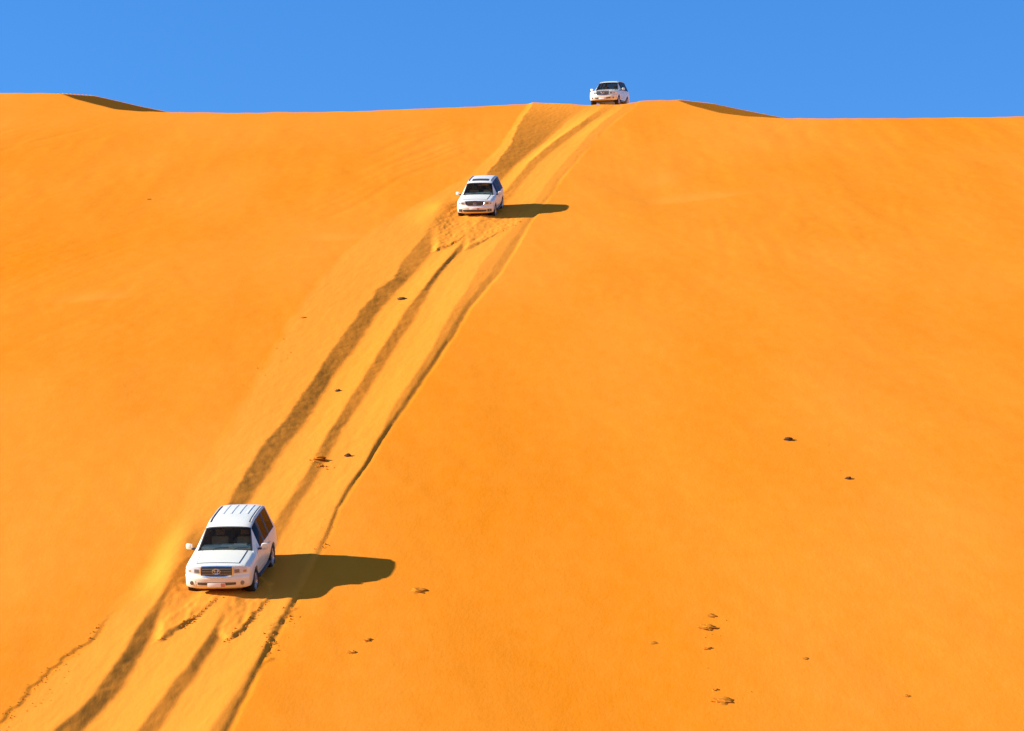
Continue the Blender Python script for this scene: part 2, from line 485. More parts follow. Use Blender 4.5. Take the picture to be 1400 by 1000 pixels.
def paint_material(name, col):
    m, nt, b = new_mat(name)
    L = nt.links
    tc = nt.nodes.new('ShaderNodeTexCoord')
    nz = nt.nodes.new('ShaderNodeTexNoise'); nz.inputs['Scale'].default_value = 3.5; nz.inputs['Detail'].default_value = 6
    L.new(tc.outputs['Object'], nz.inputs['Vector'])
    sx = nt.nodes.new('ShaderNodeSeparateXYZ'); L.new(tc.outputs['Object'], sx.inputs[0])
    # dust collects on the lower body
    lo_ = nt.nodes.new('ShaderNodeMapRange'); lo_.inputs['From Min'].default_value = 0.95; lo_.inputs['From Max'].default_value = 0.35
    lo_.inputs['To Min'].default_value = 0.10; lo_.inputs['To Max'].default_value = 0.75
    L.new(sx.outputs['Z'], lo_.inputs['Value'])
    mu = nt.nodes.new('ShaderNodeMath'); mu.operation = 'MULTIPLY'
    L.new(lo_.outputs[0], mu.inputs[0]); L.new(nz.outputs['Fac'], mu.inputs[1])
    mx = nt.nodes.new('ShaderNodeMix'); mx.data_type = 'RGBA'
    mx.inputs['A'].default_value = (*col, 1); mx.inputs['B'].default_value = (0.62, 0.42, 0.22, 1)
    L.new(mu.outputs[0], mx.inputs['Factor'])
    L.new(mx.outputs['Result'], b.inputs['Base Color'])
    b.inputs['Roughness'].default_value = 0.38
    b.inputs['Coat Weight'].default_value = 0.25
    b.inputs['Coat Roughness'].default_value = 0.12
    return m


def glass_material(name, tint, spec_rough=0.03, ior=1.28):
    m = bpy.data.materials.new(name)
    m.use_nodes = True
    nt = m.node_tree
    nt.nodes.clear()
    out = nt.nodes.new('ShaderNodeOutputMaterial')
    tr = nt.nodes.new('ShaderNodeBsdfTransparent'); tr.inputs['Color'].default_value = (*tint, 1)
    gl = nt.nodes.new('ShaderNodeBsdfGlossy'); gl.inputs['Roughness'].default_value = spec_rough
    gl.inputs['Color'].default_value = (0.55, 0.56, 0.56, 1)
    fr = nt.nodes.new('ShaderNodeFresnel'); fr.inputs['IOR'].default_value = ior
    # a film of dust breaks the reflection up
    nz = nt.nodes.new('ShaderNodeTexNoise'); nz.inputs['Scale'].default_value = 6
    tc = nt.nodes.new('ShaderNodeTexCoord'); nt.links.new(tc.outputs['Object'], nz.inputs['Vector'])
    df = nt.nodes.new('ShaderNodeBsdfDiffuse'); df.inputs['Color'].default_value = (0.5, 0.36, 0.2, 1)
    mr = nt.nodes.new('ShaderNodeMapRange'); mr.inputs['To Min'].default_value = 0.0; mr.inputs['To Max'].default_value = 0.03
    nt.links.new(nz.outputs['Fac'], mr.inputs['Value'])
    mx = nt.nodes.new('ShaderNodeMixShader'); mx2 = nt.nodes.new('ShaderNodeMixShader')
    nt.links.new(fr.outputs[0], mx.inputs[0]); nt.links.new(tr.outputs[0], mx.inputs[1]); nt.links.new(gl.outputs[0], mx.inputs[2])
    nt.links.new(mr.outputs[0], mx2.inputs[0]); nt.links.new(mx.outputs[0], mx2.inputs[1]); nt.links.new(df.outputs[0], mx2.inputs[2])
    nt.links.new(mx2.outputs[0], out.inputs['Surface'])
    return m


WHITE = paint_material('white_paint', (0.69, 0.655, 0.54))
WHITE2 = paint_material('pearl_white_paint', (0.70, 0.665, 0.58))
GLASS = glass_material('windscreen_glass', (0.80, 0.85, 0.80))
TINT = glass_material('tinted_glass', (0.14, 0.13, 0.12), 0.08, 1.14)
RUBBER = simple('black_rubber', (0.018, 0.018, 0.02), 0.75, spec=0.3)
BLACKP = simple('black_plastic', (0.03, 0.03, 0.033), 0.55)
DARKIN = simple('dark_interior', (0.035, 0.032, 0.03), 0.85)
TANIN = simple('dashboard_grey', (0.62, 0.64, 0.50), 0.7)
CHROME = simple('chrome', (0.72, 0.74, 0.76), 0.18, 1.0)
SILVER = simple('silver_alloy', (0.55, 0.56, 0.58), 0.35, 0.9)
LENS = simple('lamp_lens', (0.50, 0.51, 0.52), 0.35, 0.2, 0.15)
LAMPDARK = simple('lamp_housing', (0.16, 0.17, 0.18), 0.25, 0.4, 0.5)
GRILLE = simple('grille_grey', (0.045, 0.065, 0.065), 0.45, 0.2)
PLATE = simple('plate_white', (0.72, 0.70, 0.68), 0.5)
PLATERED = simple('plate_red', (0.50, 0.20, 0.14), 0.5)
AMBER = simple('amber_lamp', (0.34, 0.20, 0.10), 0.25, 0.0, 0.5)
REDLAMP = simple('red_lamp', (0.45, 0.02, 0.02), 0.25, 0.0, 0.5)


def link(name, me, mat=None, parent=None):
    o = bpy.data.objects.new(name, me)
    COL.objects.link(o)
    if mat is not None:
        me.materials.clear()
        me.materials.append(mat)
    if parent is not None:
        o.parent = parent
    return o


gme = fast_mesh('ground', verts, quads)
at_ = gme.attributes.new('sun_pale', 'FLOAT', 'POINT')
at_.data.foreach_set('value', SUN_PALE.ravel().astype(np.float32))
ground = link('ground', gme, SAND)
ground['kind'] = 'structure'
ground['label'] = 'orange sand dune face with wheel ruts running up to its crest'


# ------------------------------------------------------------------ car builder
def bm_obj(name, bm, mat, parent, smooth=True, sharp=35):
    me = bpy.data.meshes.new(name)
    bmesh.ops.recalc_face_normals(bm, faces=bm.faces[:])
    bm.to_mesh(me)
    bm.free()
    if smooth:
        me.polygons.foreach_set('use_smooth', np.ones(len(me.polygons), bool))
        me.set_sharp_from_angle(angle=R(sharp))
    return link(name, me, mat, parent)


def add_box(bm, c, s, bevel=0.0, rot=None, taper=None):
    r = bmesh.ops.create_cube(bm, size=1.0)
    vsx = r['verts']
    for v in vsx:
        p = Vector((v.co.x * s[0], v.co.y * s[1], v.co.z * s[2]))
        if taper and v.co.z > 0:
            p.x *= taper[0]; p.y *= taper[1]
        v.co = p
    if bevel:
        es = list({e for v in vsx for e in v.link_edges})
        rb = bmesh.ops.bevel(bm, geom=es, offset=bevel, segments=2, affect='EDGES', profile=0.5)
        vsx = list({v for f in rb['faces'] for v in f.verts} | {v for v in vsx if v.is_valid})
    for v in vsx:
        p = v.co
        if rot is not None:
            p = rot @ p
        v.co = p + Vector(c)
    return vsx


def add_tube(bm, pts, r, n=8, closed=False):
    pts = [Vector(p) for p in pts]
    rings = []
    m = len(pts)
    for i, p in enumerate(pts):
        a = pts[(i - 1) % m] if (closed or i > 0) else pts[i]
        b = pts[(i + 1) % m] if (closed or i < m - 1) else pts[i]
        t = (b - a).normalized()
        up = Vector((0, 0, 1)) if abs(t.z) < 0.9 else Vector((1, 0, 0))
        s = t.cross(up).normalized(); u = s.cross(t)
        rings.append([bm.verts.new(p + r * (math.cos(2 * math.pi * k / n) * s + math.sin(2 * math.pi * k / n) * u)) for k in range(n)])
    for i in range(m if closed else m - 1):
        A, B = rings[i], rings[(i + 1) % m]
        for k in range(n):
            bm.faces.new((A[k], A[(k + 1) % n], B[(k + 1) % n], B[k]))
    if not closed:
        bm.faces.new(rings[0][::-1]); bm.faces.new(rings[-1])


def add_lathe_y(bm, c, prof, n=28):
    """prof: list of (radius, y offset); spun about the y axis"""
    rings = []
    for r, yo in prof:
        rings.append([bm.verts.new((c[0] + r * math.cos(2 * math.pi * k / n), c[1] + yo, c[2] + r * math.sin(2 * math.pi * k / n))) for k in range(n)])
    for A, B in zip(rings[:-1], rings[1:]):
        for k in range(n):
            bm.faces.new((A[k], A[(k + 1) % n], B[(k + 1) % n], B[k]))
    return rings


# control cage: (top x, top z, y of inner top, y of top corner, corner drop) (belt x, y, z) lower x, lower bottom z
ST = [
    (2.28, 1.070, .64, .80, .050, 2.19, .900, .97, 2.12, .42),
    (2.15, 1.105, .65, .81, .045, 2.05, .935, 1.00, 1.99, .42),
    (1.95, 1.122, .66, .81, .042, 1.90, .945, 1.01, 1.93, .44),
    (1.75, 1.132, .67, .82, .042, 1.75, .950, 1.03, 1.79, .735),
    (1.46, 1.155, .68, .82, .042, 1.46, .952, 1.05, 1.46, .875),
    (1.22, 1.175, .69, .82, .042, 1.20, .950, 1.07, 1.13, .735),
    (1.02, 1.195, .70, .82, .045, 1.00, .945, 1.10, 0.99, .44),
    (0.34, 1.765, .56, .665, .055, .50, .940, 1.15, 0.42, .42),
    (-.20, 1.858, .56, .67, .065, -.18, .940, 1.16, -.20, .42),
    (-.36, 1.872, .56, .67, .065, -.30, .940, 1.16, -.32, .42),
    (-1.06, 1.888, .56, .67, .065, -1.00, .940, 1.165, -.92, .44),
    (-1.18, 1.888, .56, .67, .065, -1.12, .940, 1.17, -1.06, .735),
    (-1.50, 1.884, .56, .67, .065, -1.45, .938, 1.17, -1.39, .875),
    (-1.93, 1.868, .55, .66, .065, -1.96, .930, 1.17, -1.72, .735),
    (-2.10, 1.845, .54, .65, .070, -2.16, .920, 1.17, -1.90, .44),
    (-2.36, 1.230, .60, .76, .030, -2.37, .890, 1.14, -2.20, .44),
    (-2.43, 1.000, .62, .80, .020, -2.43, .880, .98, -2.40, .46),
]


def ring_points(st):
    xu, zt, y2, y3, drop, xb, y4, z4, xl, zb = st
    arch = zb > 0.5
    p = [(xu, 0, zt), (xu - .005, y2 * .55, zt - .006), (xu - .02, y2, zt - .022), (xu - .04, y3, zt - drop)]
    p.append((xb, y4, z4))
    z5 = z4 - .11
    p.append((xl * .5 + xb * .5, min(.985, y4 + .035), z5))
    z6 = max(.80, zb + .09) if arch else .78
    z6 = min(z6, z5 - .035)
    p.append((xl, .985 if y4 > .9 else y4 + .06, z6))
    z7 = zb + .045 if arch else .56
    p.append((xl, .992 if arch else (.975 if y4 > .9 else y4 + .05), z7))
    p.append((xl, .985 if arch else (.935 if y4 > .9 else y4 + .02), zb))
    p.append((xl, .70, zb + (.02 if not arch else -.01)))
    p.append((xl, 0, zb + (.02 if not arch else -.01)))
    return p


# regions of faces that become parts of their own: (name, stations, rings, mirrored?)
REG = [
    ('windscreen', range(6, 7), range(0, 3), 'both'),
    ('rear_window', range(14, 15), range(0, 3), 'both'),
    ('hood', range(1, 6), range(0, 2), 'both'),
    ('side_window', range(7, 8), range(3, 4), 'each'),
    ('side_window', range(9, 10), range(3, 4), 'each'),
    ('side_window', range(11, 13), range(3, 4), 'each'),
    ('door', range(6, 8), range(4, 7), 'each'),
    ('door', range(9, 10), range(4, 7), 'each'),
]
REG_MAT = {'windscreen': 'glass', 'rear_window': 'tint', 'side_window': 'tint', 'hood': 'paint', 'door': 'paint'}
REG_INSET = {'windscreen': .035, 'rear_window': .03, 'side_window': .028, 'hood': .018, 'door': .009}


def build_shell():
    bm = bmesh.new()
    grid = []
    for st in ST:
        half = ring_points(st)
        ringv = [bm.verts.new(p) for p in half]
        left = [ringv[0]] + [bm.verts.new((p[0], -p[1], p[2])) for p in half[1:-1]] + [ringv[-1]]
        grid.append((ringv, left))
    cl = bm.edges.layers.float.new('crease_edge')
    tagl = bm.faces.layers.int.new('region')
    nj = len(grid[0][0])
    fmap = {}
    for i in range(len(ST) - 1):
        for j in range(nj - 1):
            for s in (0, 1):
                A, B = grid[i][s], grid[i + 1][s]
                f = bm.faces.new((A[j], A[j + 1], B[j + 1], B[j])) if s == 0 else bm.faces.new((A[j + 1], A[j], B[j], B[j + 1]))
                fmap[(i, j, s)] = f
    for e_i in (0, len(ST) - 1):
        R_, L_ = grid[e_i]
        for j in range(nj - 1):
            if j == 0:
                f = (R_[0], R_[1], L_[1])
            elif j == nj - 2:
                f = (R_[j], R_[j + 1], L_[j])
            else:
                f = (R_[j], R_[j + 1], L_[j + 1], L_[j])
            bm.faces.new(f if e_i else f[::-1])
    rid = 0
    info = {}
    for name, si, rj, mode in REG:
        for s in ((0, 1) if mode == 'each' else (None,)):
            rid += 1
            info[rid] = name
            for i in si:
                for j in rj:
                    for ss in ((0, 1) if s is None else (s,)):
                        fmap[(i, j, ss)][tagl] = rid
    for i in (8, 10):
        for s in (0, 1):
            fmap[(i, 3, s)][tagl] = 999
    # creases
    def cr(i0_, j0_, i1_, j1_, v):
        for s in (0, 1):
            e = bm.edges.get((grid[i0_][s][j0_], grid[i1_][s][j1_]))
            if e:
                e[cl] = max(e[cl], v)
    n = len(ST)
    for i in range(n - 1):
        cr(i, 3, i + 1, 3, .55); cr(i, 4, i + 1, 4, .6); cr(i, 8, i + 1, 8, .9); cr(i, 7, i + 1, 7, .35)
    for j in range(nj - 1):
        cr(0, j, 0, j + 1, .6); cr(n - 1, j, n - 1, j + 1, .4)
    for j in range(3):
        cr(6, j, 6, j + 1, .85); cr(7, j, 7, j + 1, .75); cr(14, j, 14, j + 1, .6); cr(15, j, 15, j + 1, .6)
    cr(6, 3, 7, 3, .7); cr(14, 3, 15, 3, .5)
    for i in (7, 8, 9, 10, 11, 13):
        cr(i, 3, i, 4, .8)
    bmesh.ops.recalc_face_normals(bm, faces=bm.faces[:])
    me = bpy.data.meshes.new('shell_cage')
    bm.to_mesh(me); bm.free()
    o = bpy.data.objects.new('shell_cage', me)
    COL.objects.link(o)
    md = o.modifiers.new('s', 'SUBSURF'); md.levels = 3; md.render_levels = 3
    dg = bpy.context.evaluated_depsgraph_get()
    ev = bpy.data.meshes.new_from_object(o.evaluated_get(dg))
    bpy.data.objects.remove(o)
    out = bmesh.new()
    out.from_mesh(ev)
    return out, info


def fascia_x(y, z):
    a = abs(y)
    x = float(np.interp(z, [.36, .42, .48, .56, .70, .755, .79, .92, 1.01, 1.065, 1.11], [2.30, 2.39, 2.43, 2.445, 2.45, 2.43, 2.375, 2.365, 2.35, 2.32, 2.26]))
    return x - .23 * (a / .95) ** 3.6


def fascia_patch(bm, y0, y1, zb, zt, off=.012, ny=12, nz=5, thick=.03):
    """strip that follows the nose; zb, zt are functions of y"""
    g = []
    for i in range(ny + 1):
        y = y0 + (y1 - y0) * i / ny
        row = []
        for k_ in range(nz + 1):
            z = zb(y) + (zt(y) - zb(y)) * k_ / nz
            row.append(bm.verts.new((fascia_x(y, z) + off, y, z)))
        g.append(row)
    faces = []
    for i in range(ny):
        for k_ in range(nz):
            faces.append(bm.faces.new((g[i][k_], g[i + 1][k_], g[i + 1][k_ + 1], g[i][k_ + 1])))
    r = bmesh.ops.extrude_face_region(bm, geom=faces)
    for v in r['geom']:
        if isinstance(v, bmesh.types.BMVert):
            v.co.x -= thick
    return faces


def build_car(kind, paint):
    """kind: 'cruiser' (ribbed roof with rails, barred grille) or 'lux' (sunroof, funnel grille); origin on the ground, nose along +x"""
    root = bpy.data.objects.new('off_road_car', None)
    COL.objects.link(root)
    root.empty_display_size = 0.5
    mats = {'paint': paint, 'glass': GLASS, 'tint': TINT}
    shell, info = build_shell()
    lay = shell.faces.layers.int['region']
    bvh = BVHTree.FromBMesh(shell)
    # cabin lining: an inner skin of the same shell, without glass
    lin = shell.copy()
    glay = lin.faces.layers.int['region']
    lin.normal_update()
    for v in lin.verts:
        v.co -= v.normal * .03
    drop_ = [f for f in lin.faces if info.get(f[glay], '') in ('windscreen', 'rear_window', 'side_window') or f.calc_center_median().x > 1.0]
    bmesh.ops.delete(lin, geom=drop_, context='FACES')
    # inset every region; the ring becomes the seal or the shut line
    trim_id = 999
    for rid, nm in info.items():
        fs = [f for f in shell.faces if f[lay] == rid]
        r = bmesh.ops.inset_region(shell, faces=fs, thickness=REG_INSET[nm], depth={'door': 0.0, 'hood': .014}.get(nm, -.006), use_even_offset=True, use_boundary=True)
        for f in r['faces']:
            f[lay] = trim_id

    def take(ids, name, mat, parent=root):
        b2 = shell.copy()
        l2 = b2.faces.layers.int['region']
        bmesh.ops.delete(b2, geom=[f for f in b2.faces if f[l2] not in ids], context='FACES')
        me = bpy.data.meshes.new(name)
        b2.to_mesh(me); b2.free()
        me.polygons.foreach_set('use_smooth', np.ones(len(me.polygons), bool))
        me.set_sharp_from_angle(angle=R(40))
        return link(name, me, mat, parent)
    body = take({0}, 'body', paint)
    take({trim_id}, 'seal_trim', BLACKP)
    doors = []
    for rid, nm in info.items():
        o = take({rid}, nm, mats[REG_MAT[nm]])
        if nm == 'door':
            doors.append(o)
    shell.free()
    me = bpy.data.meshes.new('cabin_lining')
    lin.to_mesh(me); lin.free()
    link('cabin_lining', me, DARKIN, root)
    # door handles
    for d in doors:
        ys_ = [v.co.y for v in d.data.vertices]; xs_ = [v.co.x for v in d.data.vertices]
        s = 1 if sum(ys_) > 0 else -1
        bm = bmesh.new()
        hx = min(xs_) + .16
        add_box(bm, (hx, s * 1.0, .985), (.19, .035, .032), .01)
        bm_obj('handle', bm, CHROME if kind == 'lux' else paint, d)
    # nose
    bm = bmesh.new()
    ny_, nz_ = 30, 16
    g = []
    for i in range(ny_ + 1):
        y = -.93 + 1.86 * i / ny_
        zt = 1.075 - .035 * (abs(y) / .8) ** 2 - .22 * max(0, abs(y) - .74)
        zb = .40 + .05 * max(0, (abs(y) - .6) / .33) ** 2
        row = []
        for k_ in range(nz_ + 1):
            z = zb + (zt - zb) * k_ / nz_
            row.append(bm.verts.new((fascia_x(y, z), y, z)))
        row.append(bm.verts.new((row[-1].co.x - .10, y, zt + .012)))
        row.insert(0, bm.verts.new((row[0].co.x - .30, y, zb + .01)))
        g.append(row)
    for e_, s in ((0, -1), (ny_, 1)):
        extra = [bm.verts.new((v.co.x - .16, v.co.y + s * .012, v.co.z)) for v in g[e_]]
        if e_ == 0:
            g.insert(0, extra); ny_ += 1
        else:
            g.append(extra)
    for i in range(len(g) - 1):
        for k_ in range(len(g[0]) - 1):
            bm.faces.new((g[i][k_], g[i + 1][k_], g[i + 1][k_ + 1], g[i][k_ + 1]))
    bumper = bm_obj('front_bumper', bm, paint, root, True, 50)
    C_ = lambda v: (lambda y: v)
    if kind == 'cruiser':
        bm = bmesh.new()
        fascia_patch(bm, -.45, .45, lambda y: .77 + .03 * (abs(y) / .45) ** 2, lambda y: 1.046 - .012 * (abs(y) / .45) ** 2, .008, 14, 4)
        gr = bm_obj('grille', bm, GRILLE, root)
        for z in (.835, .905, .975):
            bm = bmesh.new()
            fascia_patch(bm, -.43, .43, lambda y, z=z: z - .013, lambda y, z=z: z + .013, .03, 12, 1, .025)
            bm_obj('grille_bar', bm, LAMPDARK, gr)
        bm = bmesh.new()
        add_tube(bm, [(fascia_x(y, z) + .022, y, z) for y, z in
                      [(-.46, .81), (-.43, .778), (-.25, .762), (0, .758), (.25, .762), (.43, .778), (.46, .81), (.465, 1.02), (.44, 1.046), (.2, 1.056), (0, 1.058), (-.2, 1.056), (-.44, 1.046), (-.465, 1.02)]], .016, 6, True)
        bm_obj('grille_surround', bm, CHROME, gr)
        bm = bmesh.new()
        for (a, b_, z0) in ((.115, .078, .918), (.045, .074, .920), (.080, .030, .945)):
            add_tube(bm, [(fascia_x(0, .9) + .05, a * math.cos(t), z0 + b_ * math.sin(t)) for t in np.linspace(0, 2 * math.pi, 24, endpoint=False)], .009, 5, True)
        bm_obj('emblem', bm, CHROME, gr)
        lamp = (.49, .865, lambda y: .835 + .05 * (y - .49), lambda y: 1.036 - .12 * max(0, y - .55))
        intake = (-.56, .56, .515, .60)
        fog = (.735, .575, .062)
        plate_z = (.475, .585)
    else:
        bm = bmesh.new()
        fascia_patch(bm, -.50, .50, lambda y: .80 + .08 * max(0, (abs(y) - .34) / .16), lambda y: 1.035 - .01 * (abs(y) / .45) ** 2, .008, 14, 4)
        gr = bm_obj('grille', bm, BLACKP, root)
        for z in (.85, .90, .95):
            bm = bmesh.new()
            fascia_patch(bm, -.40, .40, lambda y, z=z: z - .006, lambda y, z=z: z + .006, .022, 12, 1, .02)
            bm_obj('grille_bar', bm, LAMPDARK, gr)
        bm = bmesh.new()
        add_tube(bm, [(fascia_x(y, z) + .02, y, z) for y, z in
                      [(-.50, .93), (-.46, .85), (-.36, .79), (0, .782), (.36, .79), (.46, .85), (.50, .93), (.51, 1.025), (.25, 1.045), (0, 1.05), (-.25, 1.045), (-.51, 1.025)]], .015, 6, True)
        bm_obj('grille_surround', bm, CHROME, gr)
        bm = bmesh.new()
        add_tube(bm, [(fascia_x(0, .9) + .045, .078 * math.cos(t), .90 + .055 * math.sin(t)) for t in np.linspace(0, 2 * math.pi, 24, endpoint=False)], .008, 5, True)
        add_tube(bm, [(fascia_x(0, .9) + .045, y, z) for y, z in ((-.01, .945), (.03, .885), (-.045, .878))], .008, 5)
        bm_obj('emblem', bm, CHROME, gr)
        lamp = (.55, .875, lambda y: .845 + .12 * (y - .55), lambda y: 1.012 - .02 * max(0, y - .6))
        intake = (-.62, .62, .475, .595)
        fog = (.77, .555, .058)
        plate_z = (.60, .70)
    y0, y1, zb_, zt_ = lamp
    for s in (-1, 1):
        bm = bmesh.new()
        f2 = (lambda y: zb_(abs(y)), lambda y: zt_(abs(y)))
        fascia_patch(bm, s * y0, s * y1, f2[0], f2[1], .010, 10, 4, .04)
        hl = bm_obj('headlight', bm, LENS, root)
        bm = bmesh.new()
        fascia_patch(bm, s * (y0 + .03), s * (y0 + .17), lambda y: .862, lambda y: .962, .014, 6, 3, .01)
        bm_obj('projector', bm, LAMPDARK, hl)
        bm = bmesh.new()
        fascia_patch(bm, s * (y1 - .10), s * (y1 - .02), lambda y: .87, lambda y: .93, .014, 4, 2, .01)
        bm_obj('indicator', bm, AMBER, hl)
        # fog lamp: dark recess with a round lamp
        fy, fz, fr_ = fog
        bm = bmesh.new()
        fascia_patch(bm, s * (fy - .11), s * (fy + .10), lambda y: fz - .07, lambda y: fz + .07, .006, 6, 3, .02)
        fo = bm_obj('fog_light_recess', bm, BLACKP if kind == 'lux' else paint, root)
        bm = bmesh.new()
        rv = []
        for rr, dx in ((0.001, .030), (fr_ * .6, .028), (fr_, .018), (fr_, -.02)):
            rv.append([bm.verts.new((fascia_x(fy, fz) + dx - .05 * (rr * math.cos(t)), s * (fy + rr * math.cos(t)), fz + rr * math.sin(t))) for t in np.linspace(0, 2 * math.pi, 14, endpoint=False)])
        for A, B in zip(rv[:-1], rv[1:]):
            for q in range(14):
                bm.faces.new((A[q], A[(q + 1) % 14], B[(q + 1) % 14], B[q]))
        bm_obj('fog_light', bm, LAMPDARK, fo)
    bm = bmesh.new()
    fascia_patch(bm, intake[0], intake[1], lambda y: intake[2] + .02 * (abs(y) / .6) ** 3, lambda y: intake[3], .006, 16, 3, .02)
    it = bm_obj('air_intake', bm, BLACKP, root)
    for z in (intake[2] + .03, intake[2] + .06):
        bm = bmesh.new()
        fascia_patch(bm, intake[0] + .04, intake[1] - .04, lambda y, z=z: z - .005, lambda y, z=z: z + .005, .015, 14, 1, .012)
        bm_obj('slat', bm, LAMPDARK, it)
    bm = bmesh.new()
    add_box(bm, (fascia_x(0, .53) + .03, 0, sum(plate_z) / 2), (.02, .52, plate_z[1] - plate_z[0]), .004)
    pl = bm_obj('number_plate', bm, PLATE, root)
    bm = bmesh.new()
    add_box(bm, (fascia_x(0, .53) + .041, .19, sum(plate_z) / 2), (.004, .12, (plate_z[1] - plate_z[0]) * .92))
    bm_obj('plate_panel', bm, PLATERED, pl, False)
    # mirrors, one each side
    for s in (-1, 1):
        bm = bmesh.new()
        vv = add_box(bm, (.70, s * 1.125, 1.235), (.12, .19, .175), .045)
        for v in vv:
            v.co.x -= .25 * (abs(v.co.y) - 1.0)
        mo = bm_obj('mirror', bm, paint, root)
        bm = bmesh.new()
        add_box(bm, (.71, s * .985, 1.17), (.10, .11, .05), .015)
        bm_obj('mirror_arm', bm, BLACKP, mo)
        bm = bmesh.new()
        add_box(bm, (.612, s * 1.125, 1.24), (.012, .165, .145), .004)
        bm_obj('mirror_glass', bm, CHROME, mo)
    # roof
    def roof_z(x, y):
        hit = bvh.ray_cast(Vector((x, y, 3)), Vector((0, 0, -1)))
        return hit[0].z if hit[0] else 1.85
    for s in (-1, 1):
        bm = bmesh.new()
        pts = []
        for t in np.linspace(0, 1, 16):
            x = -.02 - 1.90 * t
            lift = .004 * min(1, 8 * t, 8 * (1 - t))
            pts.append((x, s * .615, roof_z(x, s * .6) + .006 + lift))
        add_tube(bm, pts, .019, 6)
        rl = bm_obj('roof_rail', bm, SILVER if kind == 'lux' else paint, root)
        bm = bmesh.new()
        for xa in np.linspace(-.02, -1.9, 14)[:-1]:
            xb_ = xa - 1.88 / 13
            q = []
            for (xx, yy_) in ((xa, .555), (xa, .595), (xb_, .595), (xb_, .555)):
                q.append(bm.verts.new((xx, s * yy_, roof_z(xx, s * yy_) + .004)))
            bm.faces.new(q)
        bmesh.ops.remove_doubles(bm, verts=bm.verts[:], dist=1e-4)
        bm_obj('roof_channel', bm, BLACKP, root)
    if kind == 'cruiser':
        for yv in (-.36, -.12, .12, .36):
            bm = bmesh.new()
            n = 12
            sec = [(-.045, -.004), (-.028, .011), (.028, .011), (.045, -.004)]
            rings = []
            for t in np.linspace(0, 1, n):
                x = -.72 - 1.22 * t
                rings.append([bm.verts.new((x, yv + a, roof_z(x, yv) + b_)) for a, b_ in sec])
            for A, B in zip(rings[:-1], rings[1:]):
                for q in range(3):
                    bm.faces.new((A[q], A[q + 1], B[q + 1], B[q]))
            bm.faces.new(rings[0]); bm.faces.new(rings[-1][::-1])
            bm_obj('roof_rib', bm, paint, root)
    else:
        bm = bmesh.new()
        n, m_ = 8, 6
        g = [[bm.verts.new((.02 - .42 * i / n, -.44 + .88 * j / m_, roof_z(.02 - .42 * i / n, -.44 + .88 * j / m_) + .008)) for j in range(m_ + 1)] for i in range(n + 1)]
        for i in range(n):
            for j in range(m_):
                bm.faces.new((g[i][j], g[i][j + 1], g[i + 1][j + 1], g[i + 1][j]))
        bm_obj('sunroof', bm, BLACKP, root)
    # wipers
    for yv in (-.35, .25):
        bm = bmesh.new()
        add_tube(bm, [(1.03, yv, 1.205), (.97, yv + .1, 1.255), (.93, yv + .45, 1.27)], .010, 5)
        bm_obj('wiper', bm, RUBBER, root)
    # rear: tailgate lamps, bumper
    for s in (-1, 1):
        bm = bmesh.new()
        add_box(bm, (-2.40, s * .80, 1.02), (.10, .16, .22), .03)
        bm_obj('tail_light', bm, REDLAMP, root)
        # running board and arch liner
        bm = bmesh.new()
        add_box(bm, (.03, s * .93, .40), (1.75, .17, .07), .02)
        bm_obj('running_board', bm, BLACKP, root)
    bm = bmesh.new()
    add_box(bm, (-2.40, 0, .58), (.22, 1.80, .30), .07)
    bm_obj('rear_bumper', bm, paint, root)
    # underbody
    bm = bmesh.new()
    add_box(bm, (0.0, 0, .44), (4.25, 1.30, .22), .04)
    add_box(bm, (1.46, 0, .37), (.16, 1.4, .16), .04)
    add_box(bm, (-1.39, 0, .37), (.16, 1.4, .16), .04)
    add_box(bm, (2.12, 0, .40), (.30, 1.35, .10), .03)
    bm_obj('underbody', bm, BLACKP, root)
    # wheels
    for x in (1.46, -1.39):
        for s in (-1, 1):
            w = bmesh.new()
            pr = [(.255, -.12), (.30, -.135), (.375, -.125), (.398, -.09), (.402, 0), (.398, .09), (.375, .125), (.30, .135), (.255, .12)]
            add_lathe_y(w, (x, s * .845, .395), pr, 36)
            ty = bm_obj('wheel', w, RUBBER, root)
            w = bmesh.new()
            pr = [(.26, -.10), (.262, .115), (.245, .118), (.235, .06), (.07, .075), (.06, .10), (.001, .10)]
            add_lathe_y(w, (x, s * .845, .395), [(r_, s * a) for r_, a in pr], 30)
            for q in range(5):
                t = 2 * math.pi * q / 5 + .3
                rot = Matrix.Rotation(-t, 3, 'Y')
                c = rot @ Vector((.15, 0, 0))
                add_box(w, (x + c.x, s * .945, .395 + c.z), (.20, .035, .06), .01, rot)
            bm_obj('rim', w, SILVER, ty)
            w = bmesh.new()
            # arch liner: half cylinder inside the opening
            n = 14
            A = [w.verts.new((x + .465 * math.cos(t), s * .955, .40 + .465 * math.sin(t))) for t in np.linspace(-.1, math.pi + .1, n)]
            B = [w.verts.new((x + .465 * math.cos(t), s * .60, .40 + .465 * math.sin(t))) for t in np.linspace(-.1, math.pi + .1, n)]
            for q in range(n - 1):
                w.faces.new((A[q], A[q + 1], B[q + 1], B[q]))
            w.faces.new(B)
            bm_obj('arch_liner', w, RUBBER, root)
    # interior
    bm = bmesh.new()
    add_box(bm, (.66, 0, 1.11), (.40, 1.50, .28), .06)
    add_box(bm, (.58, .38, 1.255), (.20, .42, .07), .03)
    add_box(bm, (.62, 0, 1.25), (.22, .34, .05), .02)
    bm_obj('dashboard', bm, TANIN, root)
